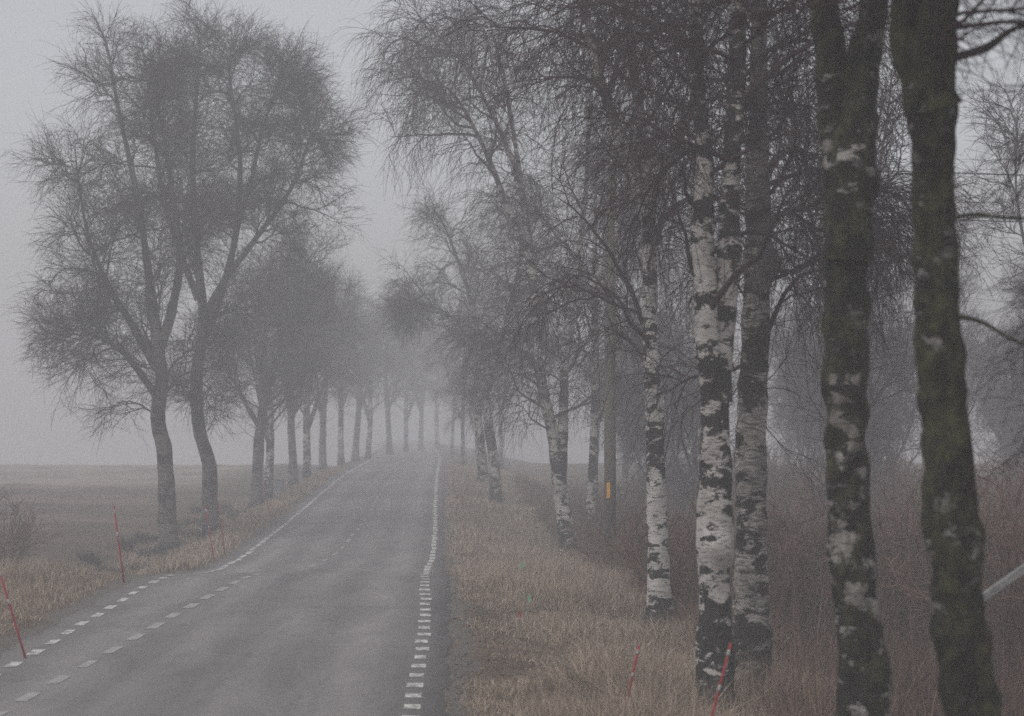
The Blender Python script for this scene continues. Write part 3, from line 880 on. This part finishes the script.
x = None
M_LEAF = mat_plain("dead_leaves", (0.05, 0.03, 0.02), (0.30, 0.19, 0.12), island=True)
Y = 20 + 40 * r.uniform(0, 1, 16000) ** 1.4
x = xc(Y) + 3.1 + r.uniform(0, 1, 16000) ** 0.8 * 5.5
blades("fallen_leaves", x, Y, r.uniform(0.03, 0.07, len(x)), r.uniform(0.03, 0.06, len(x)), 1.5, M_LEAF, 6, "dead leaves and litter scattered over the right verge")
Y = 22 + 34 * r.uniform(0, 1, 9000); x = xc(Y) + 7.4 + r.uniform(0, 1, 9000) * (7 + 0.2 * (Y - 22))
blades("dead_weeds", x, Y, r.uniform(0.7, 1.9, len(x)), r.uniform(0.008, 0.014, len(x)), 0.45, M_REED, 8, "tall dead weed stalks standing among the reeds", segs=3)
# ------------------------------------------------------------------ small objects
def box(V, Qs, c0, ax, ay, az_, hx, hy, hz):
    c0 = np.array(c0, float); ax, ay, az_ = [np.array(v, float) for v in (ax, ay, az_)]
    o = len(V)
    for sx in (-1, 1):
        for sy in (-1, 1):
            for sz in (-1, 1):
                V.append(tuple(c0 + ax * hx * sx + ay * hy * sy + az_ * hz * sz))
    Qs += [tuple(o + i for i in f) for f in ((0, 1, 3, 2), (4, 6, 7, 5), (0, 4, 5, 1), (2, 3, 7, 6), (0, 2, 6, 4), (1, 5, 7, 3))]

def flat(me):
    me.polygons.foreach_set("use_smooth", np.zeros(len(me.polygons), dtype=bool)); return me

def rod(name, p0, p1, r0, r1, mat, parent=None, sides=8, cap=True):
    p0, p1 = np.array(p0, float), np.array(p1, float)
    t = np.array([0, 0.33, 0.66, 1.0])[:, None]
    P = p0 + (p1 - p0) * t
    R = r0 + (r1 - r0) * t[:, 0]
    dirn = (p1 - p0) / np.linalg.norm(p1 - p0)
    P = np.vstack([P[0], P, P[-1] + dirn * 0.002]); R = np.concatenate([[1e-4], R, [1e-4]])
    V, Qd = tubes(P[None], R[None], sides)
    return link(name, mesh_np(name, V, Qd), mat, parent)

M_RED = mat_plain("snow_pole_red", (0.27, 0.020, 0.027), (0.38, 0.032, 0.040), 8, 0.6)
M_WHITE = mat_plain("reflective_band", (0.32, 0.28, 0.28), (0.46, 0.42, 0.42), 20, 0.5)
M_GREYW = mat_plain("weathered_wood", (0.16, 0.155, 0.15), (0.34, 0.33, 0.32), 9)
M_DARKW = mat_plain("old_fence_wood", (0.045, 0.038, 0.032), (0.10, 0.085, 0.075), 9)
M_POLE = mat_plain("tarred_pole_wood", (0.07, 0.058, 0.050), (0.14, 0.12, 0.105), 5)
M_YEL = mat_plain("yellow_marker", (0.62, 0.30, 0.02), (0.75, 0.38, 0.03), 5, 0.6)
M_GREEN = mat_plain("green_marker", (0.10, 0.42, 0.20), (0.15, 0.55, 0.27), 5, 0.6)
M_STEEL = mat_plain("grey_steel", (0.17, 0.18, 0.18), (0.27, 0.28, 0.28), 5, 0.5)
M_WIRE = mat_plain("black_wire", (0.02, 0.02, 0.02), (0.03, 0.03, 0.03), 5, 0.5)
M_GLASS = mat_plain("porcelain", (0.45, 0.45, 0.44), (0.55, 0.55, 0.53), 5, 0.3)

POLES = "red snow poles along the road"
def snow_pole(x, Y, H, tx, ty, label, rr=0.02):
    rr *= 0.85
    z = gz(x, Y) - 0.05
    t = thing("snow_pole", (x, Y, z), label, "snow pole", POLES)
    top = np.array([tx * H, ty * H, H])
    rod("rod", (0, 0, 0), top, rr, rr * 0.8, M_RED, t)
    for f_ in (0.92, 0.64):
        rod("reflector_band", top * (f_ - 0.025), top * (f_ + 0.025), rr * 1.12, rr * 1.1, M_WHITE, t)
snow_pole(-7.95, 41.0, 1.62, -0.13, 0, "red snow pole with white bands on the left edge of the road crest", 0.024)
snow_pole(-6.93, 28.6, 1.40, -0.30, 0, "leaning red snow pole in front of the tufted grass patch on the left")
snow_pole(-8.55, 57.5, 1.65, -0.16, 0, "red snow pole in front of the kinked trunk, left one of two close together", 0.022)
snow_pole(-8.75, 61, 1.9, -0.12, 0, "red snow pole in front of the kinked trunk, right one of two close together", 0.020)
snow_pole(-9.9, 82, 1.5, -0.25, 0, "thin far red snow pole near the dark forked tree on the left", 0.022)
snow_pole(2.05, 22.0, 1.38, 0.26, 0, "bright red snow pole leaning against the view of the two stemmed birch base", 0.020)
snow_pole(1.35, 24.7, 1.0, 0.22, 0, "short red snow pole in the grass just left of the two stemmed birch", 0.02)
snow_pole(-2.15, 88, 1.1, -0.1, 0, "tiny red snow pole at the right road edge by the bushy foggy birch", 0.022)

def marker(x, Y, H, tilt, label, tipmat):
    z = gz(x, Y)
    t = thing("marker_stake", (x, Y, z), label, "marker stake", "small marker stakes in the right verge")
    rod("stake", (0, 0, -0.05), (tilt * H, 0, H), 0.010, 0.010, M_STEEL, t)
    V, Qs = [], []
    box(V, Qs, (tilt * H, 0, H), (1, 0, 0.2), (0, 1, 0), (0, 0, 1), 0.022, 0.006, 0.055)
    link("marker_tag", flat(mesh_np("marker_tag", V, Qs)), tipmat, t)
marker(0.13, 40.5, 0.42, 0.2, "thin stake with a green tag in the verge, farther of the two green ones", M_GREEN)
marker(0.21, 34.5, 0.42, 0.2, "thin stake with a green tag in the verge, nearer of the two green ones", M_GREEN)
marker(0.03, 31.8, 0.38, 0.25, "thin stake with a red tag in the verge grass near the asphalt", M_RED)
marker(0.45, 52, 0.55, 0.25, "thin grey stake with a red tag farther up the verge, near the double stemmed birch", M_RED)

# wooden utility pole with crossarm and wires running across to the right
Yp = 52.0; xp = (610 - 512) * Yp / F; zp = gz(xp, Yp)
t = thing("utility_pole", (xp, Yp, zp), "brown wooden utility pole with a yellow marker rising out of the thicket", "utility pole")
Hp = HC + (400 - 168) * Yp / F - zp
rod("pole", (0, 0, -0.2), (0.0, 0, Hp + 0.15), 0.17, 0.12, M_POLE, t, sides=14)
V, Qs = [], []; box(V, Qs, (0, -0.15, Hp - 0.05), (1, 0, 0), (0, 1, 0), (0, 0, 1), 0.06, 0.7, 0.06)
link("crossarm", flat(mesh_np("crossarm", V, Qs)), M_POLE, t)
V, Qs = [], []; box(V, Qs, (-0.05, -0.165, HC + (400 - 490) * Yp / F - zp), (1, 0, 0), (0, 1, 0), (0, 0, 1), 0.045, 0.006, 0.20)
link("marker_plate", flat(mesh_np("marker_plate", V, Qs)), M_YEL, t)
for dy in (-0.7, 0.45):
    rod("insulator", (0, dy, Hp), (0, dy, Hp + 0.16), 0.04, 0.03, M_GLASS, t)
def wire(dy, z0, sag, label):
    u_ = np.linspace(0, 1, 40)
    P = np.stack([xp + u_ * 42, np.full(40, Yp + dy) + u_ * 4, zp + z0 - sag * 4 * u_ * (1 - u_) + u_ * 0.0], 1)
    V, Qd = tubes(P[None], np.full((1, 40), 0.016), 5)
    tag(link("overhead_wire", mesh_np("overhead_wire", V, Qd), M_WIRE), label, "wire", "overhead wires")
wire(-0.7, Hp + 0.12, 0.35, "upper thin overhead wire crossing behind the thickest mossy trunk")
wire(0.0, Hp - 1.0, 0.4, "lower thin overhead wire crossing behind the thickest mossy trunk")

# grey cabinet past the third avenue tree
x0, Y0 = (279 - 512) * 104 / F, 104.0
t = thing("cable_cabinet", (x0, Y0, gz(x0, Y0)), "small grey box cabinet between the avenue trunks on the left", "cabinet")
V, Qs = [], []; box(V, Qs, (0, 0, 0.42), (1, 0, 0), (0, 1, 0), (0, 0, 1), 0.24, 0.18, 0.46)
link("cabinet_body", flat(mesh_np("cabinet_body", V, Qs)), M_STEEL, t)
V, Qs = [], []; box(V, Qs, (0, 0, 0.905), (1, 0, 0), (0, 1, 0), (0, 0, 1), 0.28, 0.22, 0.025)
link("cabinet_lid", flat(mesh_np("cabinet_lid", V, Qs)), M_STEEL, t)
V, Qs = [], []; box(V, Qs, (0, -0.186, 0.45), (1, 0, 0), (0, 1, 0), (0, 0, 1), 0.20, 0.004, 0.38)
link("cabinet_door", flat(mesh_np("cabinet_door", V, Qs)), M_STEEL, t)

# old fence posts among the reeds
for px, Yq, top, lab in [(797, 45, 575, "short dark fence post in the reeds, left of the taller one by the pale opening"),
                         (815, 44, 551, "taller dark fence post in the reeds below the pale opening"),
                         (908, 42, 549, "dark fence post in the reeds between the two mossy trunks"),
                         (893, 46, 572, "short fence post stub between the two mossy trunks"),
                         (1003, 32, 590, "dark fence post at the right edge of the view under the grey rail"),
                         (1019, 36, 600, "dark fence post at the far right edge of the view")]:
    xq = (px - 512) * Yq / F; zq = gz(xq, Yq)
    o = rod("fence_post", (0, 0, -0.1), (0.02, 0, HC - (top - 400) * Yq / F - zq), 0.055, 0.045, M_DARKW, None, 7)
    o.location = (xq, Yq, zq); tag(o, lab, "fence post", "old fence posts in the reeds")

# weathered rail on a leaning support at the right edge
Yr = 21.0
t = thing("wooden_rail", ((975 - 512) * Yr / F, Yr, gz((975 - 512) * Yr / F, Yr)), "grey weathered wooden rail sloping up to the right beside the thickest trunk", "rail")
zb = t.location[2]
def loc(px, py, dy=0.0): return np.array([(px - 975) * Yr / F, dy, HC - (py - 400) * Yr / F - zb])
a_, b_ = loc(965, 610), loc(1090, 522)
u_ = (b_ - a_) / np.linalg.norm(b_ - a_); w_ = np.cross(u_, (0, 1, 0))
V, Qs = [], []; box(V, Qs, (a_ + b_) / 2, u_, (0, 1, 0), w_, np.linalg.norm(b_ - a_) / 2, 0.05, 0.035)
link("rail", flat(mesh_np("rail", V, Qs)), M_GREYW, t)
for px in (975, 1075):
    top = loc(px, 610 - (px - 965) * 0.704)
    rod("rail_post", (top[0], 0.1, -0.1), (top[0], 0.1, top[2] + 0.05), 0.045, 0.04, M_GREYW, t)

# ------------------------------------------------------------------ fog
HX, HY0, HY1, HZ0, HZ1 = 660, -75, 660, -40, 26
V, Qs = [], []
box(V, Qs, (0, (HY0 + HY1) / 2, (HZ0 + HZ1) / 2), (1, 0, 0), (0, 1, 0), (0, 0, 1), HX, (HY1 - HY0) / 2, (HZ1 - HZ0) / 2)
m = bpy.data.materials.new("fog"); m.use_nodes = True
nt = m.node_tree; nt.nodes.clear()
out = nt.nodes.new("ShaderNodeOutputMaterial"); pv = nt.nodes.new("ShaderNodeVolumePrincipled")
pv.inputs["Color"].default_value = (0.93, 0.93, 0.95, 1)
pv.inputs["Density"].default_value = 0.0058
pv.inputs["Anisotropy"].default_value = 0.0
nt.links.new(pv.outputs[0], out.inputs["Volume"])
tag(link("haze", flat(mesh_np("haze", V, Qs)), m), "thick pale morning fog", None, None, "stuff")
